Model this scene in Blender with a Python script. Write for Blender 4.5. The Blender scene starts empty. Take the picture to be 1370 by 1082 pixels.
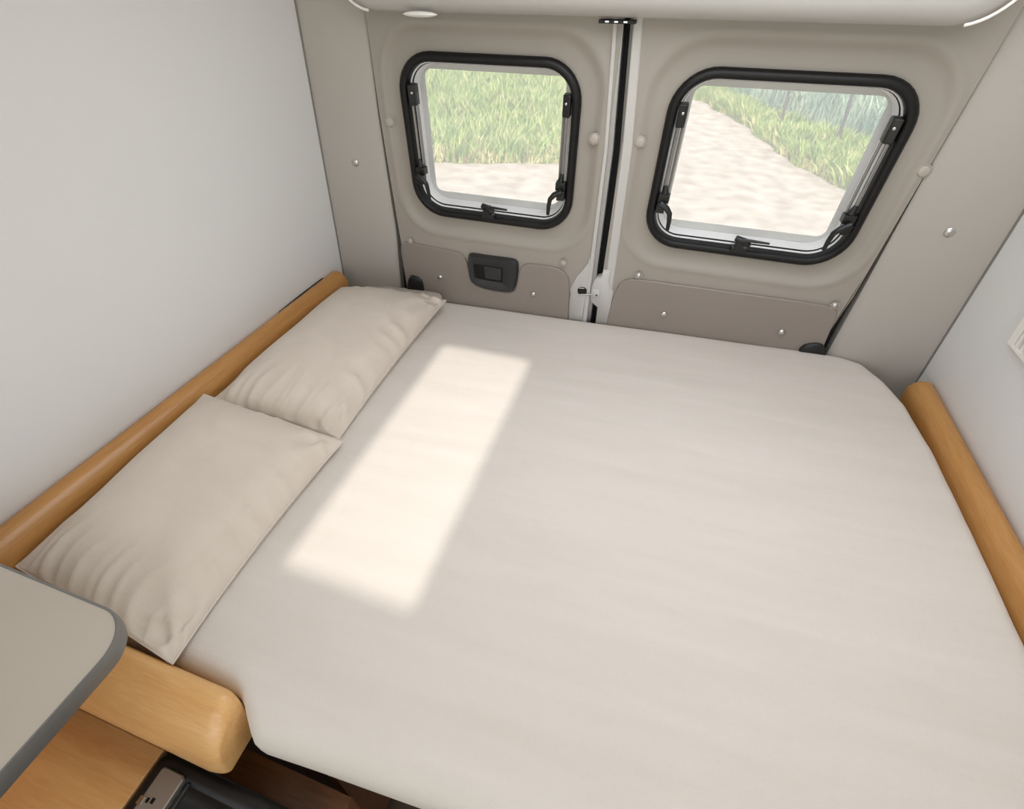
import bpy, math, random
import numpy as np
from mathutils import Vector, Matrix, noise

random.seed(4); np.random.seed(4)
COL = bpy.context.scene.collection

# ------------------------------------------------------------------ camera
YAW, PITCH, ROLL = -0.31704748, 0.69641101, 0.01035188
F, CX, CY = 659.9967, 662.8265, 524.7403
TILT = 0.09587821                       # lean of the rear doors
CAM = np.array([0.13682754, -1.40, 1.68])


def cam_axes():
    cy, sy, cp, sp = math.cos(YAW), math.sin(YAW), math.cos(PITCH), math.sin(PITCH)
    f = np.array([sy * cp, cy * cp, -sp]); r = np.array([cy, -sy, 0.0]); u = np.cross(r, f)
    c, s = math.cos(ROLL), math.sin(ROLL)
    return c * r + s * u, -s * r + c * u, f


RT, UP, FW = cam_axes()
cam_data = bpy.data.cameras.new('camera')
cam = bpy.data.objects.new('camera', cam_data); COL.objects.link(cam)
cam.matrix_world = Matrix(((RT[0], UP[0], -FW[0], CAM[0]), (RT[1], UP[1], -FW[1], CAM[1]),
                           (RT[2], UP[2], -FW[2], CAM[2]), (0, 0, 0, 1)))
cam_data.sensor_fit = 'HORIZONTAL'; cam_data.sensor_width = 36.0
cam_data.lens = F / 1370 * 36.0
cam_data.shift_x = (685 - CX) / 1370; cam_data.shift_y = (CY - 541) / 1370
cam_data.clip_start = 0.02; cam_data.clip_end = 500
bpy.context.scene.camera = cam


def D(x, y, n=0.0):
    """measured point of the photograph -> (u, z) on the leaning door plane, n metres towards the cabin"""
    d = RT * ((x - CX) / F) - UP * ((y - CY) / F) + FW
    nn = np.array([0, math.cos(TILT), math.sin(TILT)]); p0 = np.array([0, 0, CAM[2]]) - n * nn
    P = CAM + d * (nn @ (p0 - CAM)) / (nn @ d)
    return float(P[0]), float(P[2] + n * math.sin(TILT))


def dp(u, z, n=0.0):
    """door coordinates -> world"""
    return (u, (CAM[2] - z) * math.tan(TILT) - n * math.cos(TILT), z - n * math.sin(TILT))


def wall_x(z): return 0.94 - 0.10 * (z - 0.78)
def bed_z(x): return 0.80 + 0.045 * x


# ------------------------------------------------------------------ materials
def lin(c):
    c = c / 255.0
    return c / 12.92 if c <= 0.04045 else ((c + 0.055) / 1.055) ** 2.4


def rgb(r, g, b): return (lin(r), lin(g), lin(b), 1)


def mat(name, col, rough=0.6, metal=0.0, var=0.0, var_scale=6.0, bump=0.0, bump_scale=200.0, spec=0.5,
        stretch=None, col2=None, detail=3.0, coat=0.0):
    m = bpy.data.materials.new(name); m.use_nodes = True
    nt = m.node_tree; b = nt.nodes['Principled BSDF']
    b.inputs['Base Color'].default_value = col; b.inputs['Roughness'].default_value = rough
    b.inputs['Metallic'].default_value = metal; b.inputs['Specular IOR Level'].default_value = spec
    b.inputs['Coat Weight'].default_value = coat
    tc = nt.nodes.new('ShaderNodeTexCoord'); src = tc.outputs['Object']
    if stretch:
        mp = nt.nodes.new('ShaderNodeMapping'); mp.inputs['Scale'].default_value = stretch
        nt.links.new(src, mp.inputs['Vector']); src = mp.outputs['Vector']
    if var or col2:
        n = nt.nodes.new('ShaderNodeTexNoise'); n.inputs['Scale'].default_value = var_scale; n.inputs['Detail'].default_value = detail
        nt.links.new(src, n.inputs['Vector'])
        r = nt.nodes.new('ShaderNodeValToRGB')
        c2 = col2 or tuple(min(1, c * (1 - var)) for c in col[:3]) + (1,)
        r.color_ramp.elements[0].position = 0.32; r.color_ramp.elements[1].position = 0.68
        r.color_ramp.elements[0].color = c2; r.color_ramp.elements[1].color = col
        nt.links.new(n.outputs['Fac'], r.inputs['Fac']); nt.links.new(r.outputs['Color'], b.inputs['Base Color'])
    if bump:
        n = nt.nodes.new('ShaderNodeTexNoise'); n.inputs['Scale'].default_value = bump_scale; n.inputs['Detail'].default_value = 3
        nt.links.new(src, n.inputs['Vector'])
        bp = nt.nodes.new('ShaderNodeBump'); bp.inputs['Strength'].default_value = bump; bp.inputs['Distance'].default_value = 0.002
        nt.links.new(n.outputs['Fac'], bp.inputs['Height']); nt.links.new(bp.outputs['Normal'], b.inputs['Normal'])
    return m


def wood_mat(name, stretch, c1, c2, rough=0.34):
    m = bpy.data.materials.new(name); m.use_nodes = True
    nt = m.node_tree; b = nt.nodes['Principled BSDF']; b.inputs['Roughness'].default_value = rough
    b.inputs['Coat Weight'].default_value = 0.15; b.inputs['Coat Roughness'].default_value = 0.25
    tc = nt.nodes.new('ShaderNodeTexCoord'); mp = nt.nodes.new('ShaderNodeMapping'); mp.inputs['Scale'].default_value = stretch
    nt.links.new(tc.outputs['Object'], mp.inputs['Vector'])
    n = nt.nodes.new('ShaderNodeTexNoise'); n.inputs['Scale'].default_value = 3.0; n.inputs['Detail'].default_value = 5; n.inputs['Distortion'].default_value = 0.6
    nt.links.new(mp.outputs['Vector'], n.inputs['Vector'])
    n2 = nt.nodes.new('ShaderNodeTexNoise'); n2.inputs['Scale'].default_value = 22.0; n2.inputs['Detail'].default_value = 4
    nt.links.new(mp.outputs['Vector'], n2.inputs['Vector'])
    mx = nt.nodes.new('ShaderNodeMix'); mx.inputs['Factor'].default_value = 0.4
    nt.links.new(n.outputs['Fac'], mx.inputs['A']); nt.links.new(n2.outputs['Fac'], mx.inputs['B'])
    r = nt.nodes.new('ShaderNodeValToRGB'); r.color_ramp.elements[0].position = 0.36; r.color_ramp.elements[1].position = 0.62
    r.color_ramp.elements[0].color = c2; r.color_ramp.elements[1].color = c1
    nt.links.new(mx.outputs['Result'], r.inputs['Fac']); nt.links.new(r.outputs['Color'], b.inputs['Base Color'])
    return m


def cloth_mat(name, col, col2, streak, weave=420.0, wr=0.25, wd=0.0016):
    """woven cloth: fine weave, faint broad unevenness and low soft ripples"""
    m = bpy.data.materials.new(name); m.use_nodes = True
    nt = m.node_tree; b = nt.nodes['Principled BSDF']; b.inputs['Roughness'].default_value = 0.9
    b.inputs['Specular IOR Level'].default_value = 0.15; b.inputs['Sheen Weight'].default_value = 0.15
    tc = nt.nodes.new('ShaderNodeTexCoord')
    n = nt.nodes.new('ShaderNodeTexNoise'); n.inputs['Scale'].default_value = weave; n.inputs['Detail'].default_value = 3
    nt.links.new(tc.outputs['Object'], n.inputs['Vector'])
    mp = nt.nodes.new('ShaderNodeMapping'); mp.inputs['Scale'].default_value = streak
    nt.links.new(tc.outputs['Object'], mp.inputs['Vector'])
    n2 = nt.nodes.new('ShaderNodeTexNoise'); n2.inputs['Scale'].default_value = 1.0; n2.inputs['Detail'].default_value = 3; n2.inputs['Distortion'].default_value = 0.4
    nt.links.new(mp.outputs['Vector'], n2.inputs['Vector'])
    mx = nt.nodes.new('ShaderNodeMix'); mx.inputs['Factor'].default_value = 0.3
    nt.links.new(n2.outputs['Fac'], mx.inputs['A']); nt.links.new(n.outputs['Fac'], mx.inputs['B'])
    r = nt.nodes.new('ShaderNodeValToRGB'); r.color_ramp.elements[0].position = 0.3; r.color_ramp.elements[1].position = 0.7
    r.color_ramp.elements[0].color = col2; r.color_ramp.elements[1].color = col
    nt.links.new(mx.outputs['Result'], r.inputs['Fac']); nt.links.new(r.outputs['Color'], b.inputs['Base Color'])
    b1 = nt.nodes.new('ShaderNodeBump'); b1.inputs['Strength'].default_value = wr; b1.inputs['Distance'].default_value = 0.0012
    nt.links.new(n.outputs['Fac'], b1.inputs['Height'])
    b2 = nt.nodes.new('ShaderNodeBump'); b2.inputs['Strength'].default_value = 0.55; b2.inputs['Distance'].default_value = wd * 3
    nt.links.new(n2.outputs['Fac'], b2.inputs['Height']); nt.links.new(b1.outputs['Normal'], b2.inputs['Normal'])
    nt.links.new(b2.outputs['Normal'], b.inputs['Normal'])
    return m


def pane_mat(name, tint, haze, haze_col):
    """clear acrylic sheet with a little milky haze in it"""
    m = bpy.data.materials.new(name); m.use_nodes = True
    nt = m.node_tree; nt.nodes.remove(nt.nodes['Principled BSDF']); out = nt.nodes['Material Output']
    t = nt.nodes.new('ShaderNodeBsdfTransparent'); t.inputs['Color'].default_value = tint
    tl = nt.nodes.new('ShaderNodeBsdfTranslucent'); tl.inputs['Color'].default_value = haze_col
    g = nt.nodes.new('ShaderNodeBsdfGlossy'); g.inputs['Roughness'].default_value = 0.04
    a = nt.nodes.new('ShaderNodeMixShader'); a.inputs['Fac'].default_value = haze
    nt.links.new(t.outputs[0], a.inputs[1]); nt.links.new(tl.outputs[0], a.inputs[2])
    fr = nt.nodes.new('ShaderNodeFresnel'); fr.inputs['IOR'].default_value = 1.35
    c = nt.nodes.new('ShaderNodeMixShader'); nt.links.new(fr.outputs[0], c.inputs['Fac'])
    nt.links.new(a.outputs[0], c.inputs[1]); nt.links.new(g.outputs[0], c.inputs[2])
    nt.links.new(c.outputs[0], out.inputs['Surface'])
    return m


M = dict(
    wall=mat('wall_white', rgb(225, 225, 224), 0.55, var=0.03, var_scale=2.5, bump=0.12, bump_scale=260),
    pillar=mat('pillar_trim', rgb(176, 171, 164), 0.6, var=0.03, var_scale=3, bump=0.15, bump_scale=500),
    door=mat('door_trim', rgb(160, 153, 144), 0.5, var=0.03, var_scale=3, bump=0.1, bump_scale=400),
    pocket=mat('door_lower_panel', rgb(143, 134, 126), 0.42, var=0.03, var_scale=4, bump=0.1, bump_scale=400),
    header=mat('header_trim', rgb(190, 188, 184), 0.25, var=0.02, var_scale=4),
    edge_white=mat('white_edging', rgb(238, 236, 230), 0.35),
    ceiling=mat('ceiling', rgb(232, 230, 226), 0.7),
    floor=mat('floor', rgb(96, 84, 72), 0.6, var=0.3, var_scale=14),
    black=mat('black_rubber', rgb(13, 12, 12), 0.45, spec=0.35),
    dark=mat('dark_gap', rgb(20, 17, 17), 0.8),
    plastic=mat('black_plastic', rgb(22, 22, 23), 0.38, bump=0.1, bump_scale=600),
    plastic2=mat('charcoal_plastic', rgb(44, 44, 45), 0.42, bump=0.1, bump_scale=600),
    paint=mat('van_paint', rgb(192, 190, 187), 0.35, coat=0.2),
    grey_rubber=mat('grey_seal', rgb(120, 116, 112), 0.5),
    steel=mat('steel', rgb(205, 203, 200), 0.25, metal=1.0),
    alu=mat('aluminium', rgb(178, 178, 180), 0.4, metal=0.85, var=0.05, var_scale=20),
    rod=mat('grey_rod', rgb(150, 147, 142), 0.35, metal=0.6),
    cap=mat('beige_cap', rgb(176, 168, 159), 0.35),
    frost=mat('pane_border', rgb(206, 206, 204), 0.3),
    white_frame=mat('white_window_frame', rgb(236, 236, 236), 0.3),
    pane=pane_mat('acrylic_pane', (0.95, 0.96, 0.96, 1), 0.25, (1, 1, 1, 1)),
    hatch_pane=pane_mat('hatch_acrylic', (0.68, 0.67, 0.65, 1), 0.15, (1, 1, 1, 1)),
    sheet=cloth_mat('sheet_cloth', rgb(217, 210, 203), rgb(210, 203, 195), (3.0, 22.0, 3.0), wr=0.45, wd=0.0007),
    pillow=cloth_mat('pillow_cloth', rgb(213, 203, 191), rgb(206, 195, 183), (14.0, 14.0, 14.0), wr=0.2, wd=0.0012),
    filler=cloth_mat('filler_cloth', rgb(190, 181, 170), rgb(180, 171, 160), (9.0, 9.0, 9.0)),
    wood_y=wood_mat('beech_along', (14, 1.0, 14), rgb(192, 142, 82), rgb(174, 122, 64)),
    wood_x=wood_mat('beech_across', (1.2, 12, 12), rgb(224, 178, 118), rgb(210, 158, 100)),
    wood_shaded=wood_mat('shaded_wood', (1.2, 12, 12), rgb(128, 84, 50), rgb(104, 66, 38)),  # wood colour darkened to carry the shade under the mattress front
    worktop=mat('worktop_laminate', rgb(186, 177, 165), 0.45, var=0.04, var_scale=8, bump=0.05, bump_scale=300),
    edge_grey=mat('worktop_edge', rgb(128, 127, 125), 0.38, metal=0.5),
    latch=mat('latch_metal', rgb(172, 166, 158), 0.35, metal=0.6),
    road=mat('dirt_track', rgb(184, 170, 157), 0.95, col2=rgb(152, 136, 122), var_scale=4.0, detail=10, bump=0.5, bump_scale=20),
    soil=mat('meadow_soil', rgb(150, 150, 84), 0.95, col2=rgb(112, 124, 62), var_scale=1.2, detail=8),
    post=mat('fence_post', rgb(86, 80, 78), 0.8, var=0.2, var_scale=12),
)


def grass_mat(name, cols, scale):
    m = bpy.data.materials.new(name); m.use_nodes = True
    nt = m.node_tree; b = nt.nodes['Principled BSDF']; b.inputs['Roughness'].default_value = 0.7
    b.inputs['Specular IOR Level'].default_value = 0.2
    tc = nt.nodes.new('ShaderNodeTexCoord'); n = nt.nodes.new('ShaderNodeTexNoise'); n.inputs['Scale'].default_value = scale; n.inputs['Detail'].default_value = 8
    nt.links.new(tc.outputs['Object'], n.inputs['Vector'])
    r = nt.nodes.new('ShaderNodeValToRGB'); e = r.color_ramp.elements
    e[0].position = 0.34; e[0].color = cols[0]; e[1].position = 0.66; e[1].color = cols[2]
    k = e.new(0.5); k.color = cols[1]
    nt.links.new(n.outputs['Fac'], r.inputs['Fac']); nt.links.new(r.outputs['Color'], b.inputs['Base Color'])
    return m


M['grass'] = grass_mat('grass_blades', [rgb(112, 142, 66), rgb(150, 168, 84), rgb(204, 196, 140)], 4.0)
M['reed'] = grass_mat('reed_blades', [rgb(112, 138, 124), rgb(146, 168, 148), rgb(190, 196, 164)], 1.1)


# ------------------------------------------------------------------ mesh helpers
class MB:
    def __init__(self): self.v = []; self.f = []

    def add(self, vs, fs):
        o = len(self.v); self.v += [tuple(map(float, p)) for p in vs]; self.f += [tuple(i + o for i in f) for f in fs]
        return self

    def box(self, c, s, R=None):
        vs = []
        for z in (-1, 1):
            for y in (-1, 1):
                for x in (-1, 1):
                    p = Vector((x * s[0] / 2, y * s[1] / 2, z * s[2] / 2))
                    if R is not None: p = R @ p
                    vs.append((p.x + c[0], p.y + c[1], p.z + c[2]))
        return self.add(vs, [(0, 2, 3, 1), (4, 5, 7, 6), (0, 1, 5, 4), (2, 6, 7, 3), (0, 4, 6, 2), (1, 3, 7, 5)])

    def rings(self, rings, close=True, cap0=True, cap1=True):
        """skin a list of rings (equal point counts)"""
        n = len(rings[0]); vs = [p for r in rings for p in r]; fs = []
        m = n if close else n - 1
        for k in range(len(rings) - 1):
            for i in range(m):
                a, b = k * n + i, k * n + (i + 1) % n
                fs.append((a, b, b + n, a + n))
        if cap0: fs.append(tuple(reversed(range(n))))
        if cap1: fs.append(tuple(range((len(rings) - 1) * n, len(rings) * n)))
        return self.add(vs, fs)

    def tube(self, pts, r, seg=10, cap=True):
        pts = [Vector(p) for p in pts]; R = r if isinstance(r, (list, tuple)) else [r] * len(pts)
        rr = []; ref = None
        for i, p in enumerate(pts):
            t = (pts[min(i + 1, len(pts) - 1)] - pts[max(i - 1, 0)]).normalized()
            if ref is None: ref = t.orthogonal().normalized()
            ref = (ref - t * ref.dot(t)).normalized(); w = t.cross(ref)
            rr.append([p + (ref * math.cos(a) + w * math.sin(a)) * R[i] for a in (2 * math.pi * k / seg for k in range(seg))])
        return self.rings(rr, cap0=cap, cap1=cap)

    def loop_tube(self, pts, r, seg=10):
        """closed tube round a loop"""
        pts = [Vector(p) for p in pts]; n = len(pts); rr = []
        c = sum(pts, Vector()) / n
        nor = (pts[n // 4] - c).cross(pts[0] - c).normalized()
        for i, p in enumerate(pts):
            t = (pts[(i + 1) % n] - pts[i - 1]).normalized(); w = t.cross(nor).normalized()
            rr.append([p + (nor * math.cos(a) + w * math.sin(a)) * r for a in (2 * math.pi * k / seg for k in range(seg))])
        rr.append(rr[0])
        return self.rings(rr, cap0=False, cap1=False)

    def dome(self, c, axis, r, h, seg=20, base=0.0):
        """round cap: short cylinder 'base' high with a domed top, along axis"""
        axis = Vector(axis).normalized(); a = axis.orthogonal().normalized(); b = axis.cross(a); c = Vector(c)
        rr = []
        for rad, hh in [(r, -0.002), (r, base)] + [(r * math.cos(t), base + h * math.sin(t)) for t in (0.35, 0.75, 1.1, 1.4)]:
            rr.append([c + axis * hh + (a * math.cos(q) + b * math.sin(q)) * rad for q in (2 * math.pi * k / seg for k in range(seg))])
        return self.rings(rr)

    def build(self, name, material, parent=None, smooth=True, bevel=0.0, seg=2, angle=35):
        return obj(name, self.v, self.f, material, parent, smooth, bevel, seg, angle)


ORIG = {}


def root_of(o):
    while o.parent: o = o.parent
    return o


def obj(name, v, f, material, parent=None, smooth=True, bevel=0.0, seg=2, angle=35, origin=None):
    me = bpy.data.meshes.new(name)
    off = Vector((0, 0, 0))
    if parent is not None: off = ORIG.get(root_of(parent).name, Vector((0, 0, 0)))
    elif origin is not None: off = Vector(origin)
    v = [(p[0] - off.x, p[1] - off.y, p[2] - off.z) for p in v]
    me.from_pydata(v, [], f); me.validate(); me.update()
    import bmesh
    bm = bmesh.new(); bm.from_mesh(me); bmesh.ops.recalc_face_normals(bm, faces=bm.faces); bm.to_mesh(me); bm.free()
    me.materials.append(material)
    o = bpy.data.objects.new(name, me); COL.objects.link(o)
    if parent is not None: o.parent = parent
    elif origin is not None:
        o.location = off; ORIG[o.name] = off
    if smooth:
        for p in me.polygons: p.use_smooth = True
        if angle < 180: me.set_sharp_from_angle(angle=math.radians(angle))
    if bevel:
        b = o.modifiers.new('bevel', 'BEVEL'); b.width = bevel; b.segments = seg; b.limit_method = 'ANGLE'; b.angle_limit = math.radians(35); b.harden_normals = False
    return o


def tag(o, label, cat, group=None, kind=None):
    o['label'] = label; o['category'] = cat
    if group: o['group'] = group
    if kind: o['kind'] = kind
    return o


def empty(name, loc=(0, 0, 0)):
    o = bpy.data.objects.new(name, None); COL.objects.link(o); o.location = loc; o.empty_display_size = 0.05
    ORIG[o.name] = Vector(loc)
    return o


def chaikin(pts, k=2, closed=True):
    for _ in range(k):
        q = []; n = len(pts)
        for i in range(n if closed else n - 1):
            a, b = np.array(pts[i]), np.array(pts[(i + 1) % n])
            q += [tuple(0.75 * a + 0.25 * b), tuple(0.25 * a + 0.75 * b)]
        pts = q
    return pts


def resample(pts, n):
    P = np.array(pts + [pts[0]]); d = np.r_[0, np.cumsum(np.linalg.norm(np.diff(P, axis=0), axis=1))]
    s = np.linspace(0, d[-1], n, endpoint=False)
    return [(float(np.interp(a, d, P[:, 0])), float(np.interp(a, d, P[:, 1]))) for a in s]


def rrect(x0, x1, z0, z1, r, K=10, S=8):
    """rounded rectangle, counter-clockwise from the middle of the lower side, 4*(K+S) points"""
    r = max(min(r, (x1 - x0) / 2 - 1e-4, (z1 - z0) / 2 - 1e-4), 1e-4); p = []
    cs = [(x1 - r, z0 + r, -90), (x1 - r, z1 - r, 0), (x0 + r, z1 - r, 90), (x0 + r, z0 + r, 180)]
    for i, (cx, cz, a0) in enumerate(cs):
        arc = [(cx + r * math.cos(math.radians(a0 + 90 * k / (K - 1))), cz + r * math.sin(math.radians(a0 + 90 * k / (K - 1)))) for k in range(K)]
        p += arc
        nx, nz, na = cs[(i + 1) % 4]
        b = (nx + r * math.cos(math.radians(na)), nz + r * math.sin(math.radians(na)))
        a = arc[-1]
        p += [(a[0] + (b[0] - a[0]) * k / (S + 1), a[1] + (b[1] - a[1]) * k / (S + 1)) for k in range(1, S + 1)]
    return p


def door_prism(mb, poly, n0, n1, ch=0.0):
    """extrude a (u, z) polygon from n0 to n1 off the door plane, with a chamfered rim of ch"""
    c = np.mean(np.array(poly), axis=0)
    rings = [[dp(u, z, n0) for u, z in poly], [dp(u, z, n1 - ch) for u, z in poly]]
    if ch:
        q = []
        for u, z in poly:
            d = np.array([u, z]) - c; L = np.linalg.norm(d); s = (L - ch) / L
            q.append((c[0] + d[0] * s, c[1] + d[1] * s))
        rings.append([dp(u, z, n1) for u, z in q])
    return mb.rings(rings)


def door_ring(mb, outer, inner, n0, n1):
    """ring plate between two (u, z) loops of equal count"""
    A = [dp(u, z, n0) for u, z in outer]; B = [dp(u, z, n1) for u, z in outer]
    C = [dp(u, z, n1) for u, z in inner]; E = [dp(u, z, n0) for u, z in inner]
    return mb.rings([A, B, C, E, A], cap0=False, cap1=False)


DN = Vector((0, -math.cos(TILT), -math.sin(TILT)))      # door normal, into the cabin

# ================================================================== VAN SHELL
FRONT = -2.7


def side_wall(s, name, label):
    mb = MB(); zs = np.linspace(0, 1.93, 24); A = []; B = []
    for z in zs:
        x = s * (wall_x(z) if z > 0.78 else 0.94)
        ys = 0.034 - 0.096 * (z - 0.80)
        A.append([(x, FRONT, z), (x, ys, z)]); B.append([(x + s * 0.03, FRONT, z), (x + s * 0.03, ys, z)])
    rings = [[a[0], a[1], b[1], b[0]] for a, b in zip(A, B)]
    mb.rings(rings)
    o = mb.build(name, M['wall'], smooth=False)
    return tag(o, label, 'wall', kind='structure')


side_wall(-1, 'wall_left', 'white smooth side wall behind the two pillows')
side_wall(1, 'wall_right', 'white side wall with the vent, right of the bed')

mb = MB(); mb.box((0, (FRONT + 0.2) / 2, -0.02), (1.96, 2.9, 0.04))
tag(mb.build('floor', M['floor'], smooth=False), 'dark brown van floor below the bed', 'floor', kind='structure')

# ceiling with the roof hatch opening
HX0, HX1, HY0, HY1, CZ = -0.485, -0.195, -1.765, -0.93, 1.93
mb = MB()
for x0, x1, y0, y1 in [(-0.98, HX0, FRONT, 0.2), (HX1, 0.98, FRONT, 0.2), (HX0, HX1, FRONT, HY0), (HX0, HX1, HY1, 0.2)]:
    mb.box(((x0 + x1) / 2, (y0 + y1) / 2, CZ + 0.01), (x1 - x0, y1 - y0, 0.02))
tag(mb.build('ceiling', M['ceiling'], smooth=False), 'white van ceiling above the bed', 'ceiling', kind='structure')
hw = empty('window_3', ((HX0 + HX1) / 2, (HY0 + HY1) / 2, CZ))
tag(hw, 'long roof hatch above the bed that lets the sun in', 'window', kind='structure')
mb = MB()
a = rrect(HX0 - 0.04, HX1 + 0.04, HY0 - 0.04, HY1 + 0.04, 0.03); b = rrect(HX0, HX1, HY0, HY1, 0.02)
mb.rings([[(x, y, CZ - 0.012) for x, y in a], [(x, y, CZ - 0.0) for x, y in a], [(x, y, CZ) for x, y in b], [(x, y, CZ - 0.012) for x, y in b], [(x, y, CZ - 0.012) for x, y in a]], cap0=False, cap1=False)
mb.build('hatch_frame', M['edge_white'], hw)
mb = MB(); mb.box(((HX0 + HX1) / 2, (HY0 + HY1) / 2, CZ + 0.03), (HX1 - HX0 + 0.06, HY1 - HY0 + 0.06, 0.004))
mb.build('hatch_pane', M['hatch_pane'], hw, smooth=False)


LEAF_EDGE = {-1: [D(*p) for p in [(491.5, 14), (511, 155), (536.5, 310), (549, 380)]], 1: [D(*p) for p in [(1346.5, 40), (1233, 235), (1142, 392), (1094, 462)]]}
PILLAR_EDGE = {-1: [D(*p, 0.012) for p in [(487, 14), (505, 155), (528.5, 310), (535, 380)]], 1: [D(*p, 0.012) for p in [(1352.5, 40), (1239, 235), (1153, 392), (1112, 465)]]}


def edge_u(table, z):
    """u of a slightly flared hinge-side edge at height z (straight on beyond the measured part)"""
    P = sorted(table, key=lambda p: p[1])
    if z < P[0][1]: a, b = P[0], P[1]
    elif z > P[-1][1]: a, b = P[-2], P[-1]
    else: return float(np.interp(z, [p[1] for p in P], [p[0] for p in P]))
    return a[0] + (b[0] - a[0]) * (z - a[1]) / (b[1] - a[1])



# ------------------------------------------------------------------ D pillar trims
def pillar(s, name, label):
    """trim panel between the side wall and the rear door, slightly angled"""
    mb = MB(); rings = []
    for z in np.linspace(0.50, 1.80, 26):
        u = edge_u(PILLAR_EDGE[s], z)
        p_in = dp(u, z, 0.012); p_b = dp(u, z, -0.035)
        xo = s * (wall_x(z) if z > 0.78 else 0.94) - s * 0.001; yo = 0.034 - 0.096 * (z - 0.80)
        row = [p_b, (p_in[0] + s * 0.000, p_in[1] + 0.006, p_in[2]), (p_in[0] + s * 0.006, p_in[1], p_in[2])]
        for k in range(1, 9):
            q = k / 8; bulge = -0.006 * math.sin(q * math.pi)
            row.append((p_in[0] + (xo - p_in[0]) * q, p_in[1] + (yo - p_in[1]) * q + bulge, p_in[2] + (z - p_in[2]) * q))
        row += [(xo + s * 0.03, yo + 0.001, z), (xo + s * 0.03, p_b[1] + 0.02, p_b[2])]
        rings.append(row)
    mb.rings(rings, close=True)
    o = mb.build(name, M['pillar'], angle=30)
    tag(o, label, 'trim panel', kind='structure')
    return o


pl = pillar(-1, 'trim_1', 'beige grey trim panel between left wall and left rear door')
pr = pillar(1, 'trim_2', 'beige grey trim panel between right wall and right rear door')


def seam_strip(s, name, label):
    """thin grey bead in the joint of pillar trim and side wall"""
    mb = MB(); pts = []
    for z in np.linspace(0.66, 1.9, 20):
        pts.append((s * (wall_x(max(z, 0.78))) - s * 0.001, 0.034 - 0.096 * (z - 0.80) - 0.001, z))
    mb.tube(pts, 0.0028, 6)
    return mb


for s, par in ((-1, pl), (1, pr)):
    seam_strip(s, '', '').build('joint_bead', M['grey_rubber'], par)


def screw(px, par, n, mtl, r=0.0095, h=0.005, base=0.003, name='screw', ring=True):
    u, z = D(*px, n); c = Vector(dp(u, z, n))
    mb = MB(); mb.dome(c, DN, r, h, base=base)
    o = mb.build(name, mtl, par, angle=60)
    if ring:
        m2 = MB(); m2.loop_tube([c + (Vector((math.cos(a), 0, 0)) + DN.cross(Vector((1, 0, 0))) * math.sin(a)) * (r + 0.0015) for a in (2 * math.pi * k / 24 for k in range(24))], 0.0018, 6)
        m2.build('washer', M['cap'], o)
    return o


screw((476, 217), pl, 0.030, M['steel'], 0.0125, 0.006, 0.004)
screw((1271, 310), pr, 0.030, M['steel'], 0.0135, 0.006, 0.004)

# ================================================================== REAR DOORS
WIN = {-1: (-0.613, -0.108, 1.096, 1.5375), 1: (0.103, 0.6205, 1.095, 1.535)}
DOOR_OUT = {-1: (-0.705, -0.030), 1: (0.008, 0.698)}


def make_door(s, name, label):
    x0, x1, z0, z1 = WIN[s]; du0, du1 = DOOR_OUT[s]
    def ring(off, n, r):
        return [(u, z, n) for u, z in rrect(x0 - off, x1 + off, z0 - off, z1 + off, r)]
    rs = [ring(-0.022, -0.045, 0.075), ring(-0.022, 0.0, 0.075), ring(0.01, 0.0, 0.10), ring(0.030, 0.0, 0.115), ring(0.038, 0.002, 0.12), ring(0.046, 0.006, 0.125),
          ring(0.053, 0.011, 0.13), ring(0.060, 0.0135, 0.135), ring(0.068, 0.0135, 0.14), ring(0.074, 0.012, 0.145), ring(0.080, 0.012, 0.15)]
    # morph out to the door leaf's outline
    last = rrect(du0, du1, 0.62, 1.80, 0.02)
    base = rrect(x0 - 0.08, x1 + 0.08, z0 - 0.08, z1 + 0.08, 0.15)
    lim = []
    for (u, z) in base:                      # keep the swage inside the leaf
        lim.append((min(max(u, du0 + 0.004), du1 - 0.004), z))
    out = []
    for r in rs:
        out.append([(min(max(u, du0 + 0.003), du1 - 0.003), z, n) for u, z, n in r])
    for t in (0.25, 0.5, 0.75, 1.0):
        out.append([(a[0] + (b[0] - a[0]) * t, a[1] + (b[1] - a[1]) * t, 0.012) for a, b in zip(lim, last)])
    out.append([(u, z, -0.02) for u, z in last])
    rings = []
    for r in out:
        row = []
        for u, z, n in r:
            # hinge side follows the leaning pillar line
            k = (u - x0) / (du0 - x0) if s < 0 else (u - x1) / (du1 - x1)
            k = max(0, min(1, k)); sh = (edge_u(LEAF_EDGE[s], z) - (du0 if s < 0 else du1)) * k
            row.append(dp(u + sh, z, n))
        rings.append(row)
    mb = MB(); mb.rings(rings, cap0=False, cap1=False)
    o = mb.build(name, M['door'], angle=70)
    tag(o, label, 'door', kind='structure')
    return o


dl = make_door(-1, 'door_1', 'beige left rear van door leaf with black inner handle')
dr = make_door(1, 'door_2', 'beige right rear van door leaf with long lower panel')

# screw caps on the leaves
for px in [(521, 163), (795, 186)]: screw(px, dl, 0.012, M['cap'], 0.012, 0.003, 0.003, name='screw_cap')
for px in [(856, 190), (1236, 229)]: screw(px, dr, 0.012, M['cap'], 0.012, 0.003, 0.003, name='screw_cap')

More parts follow.
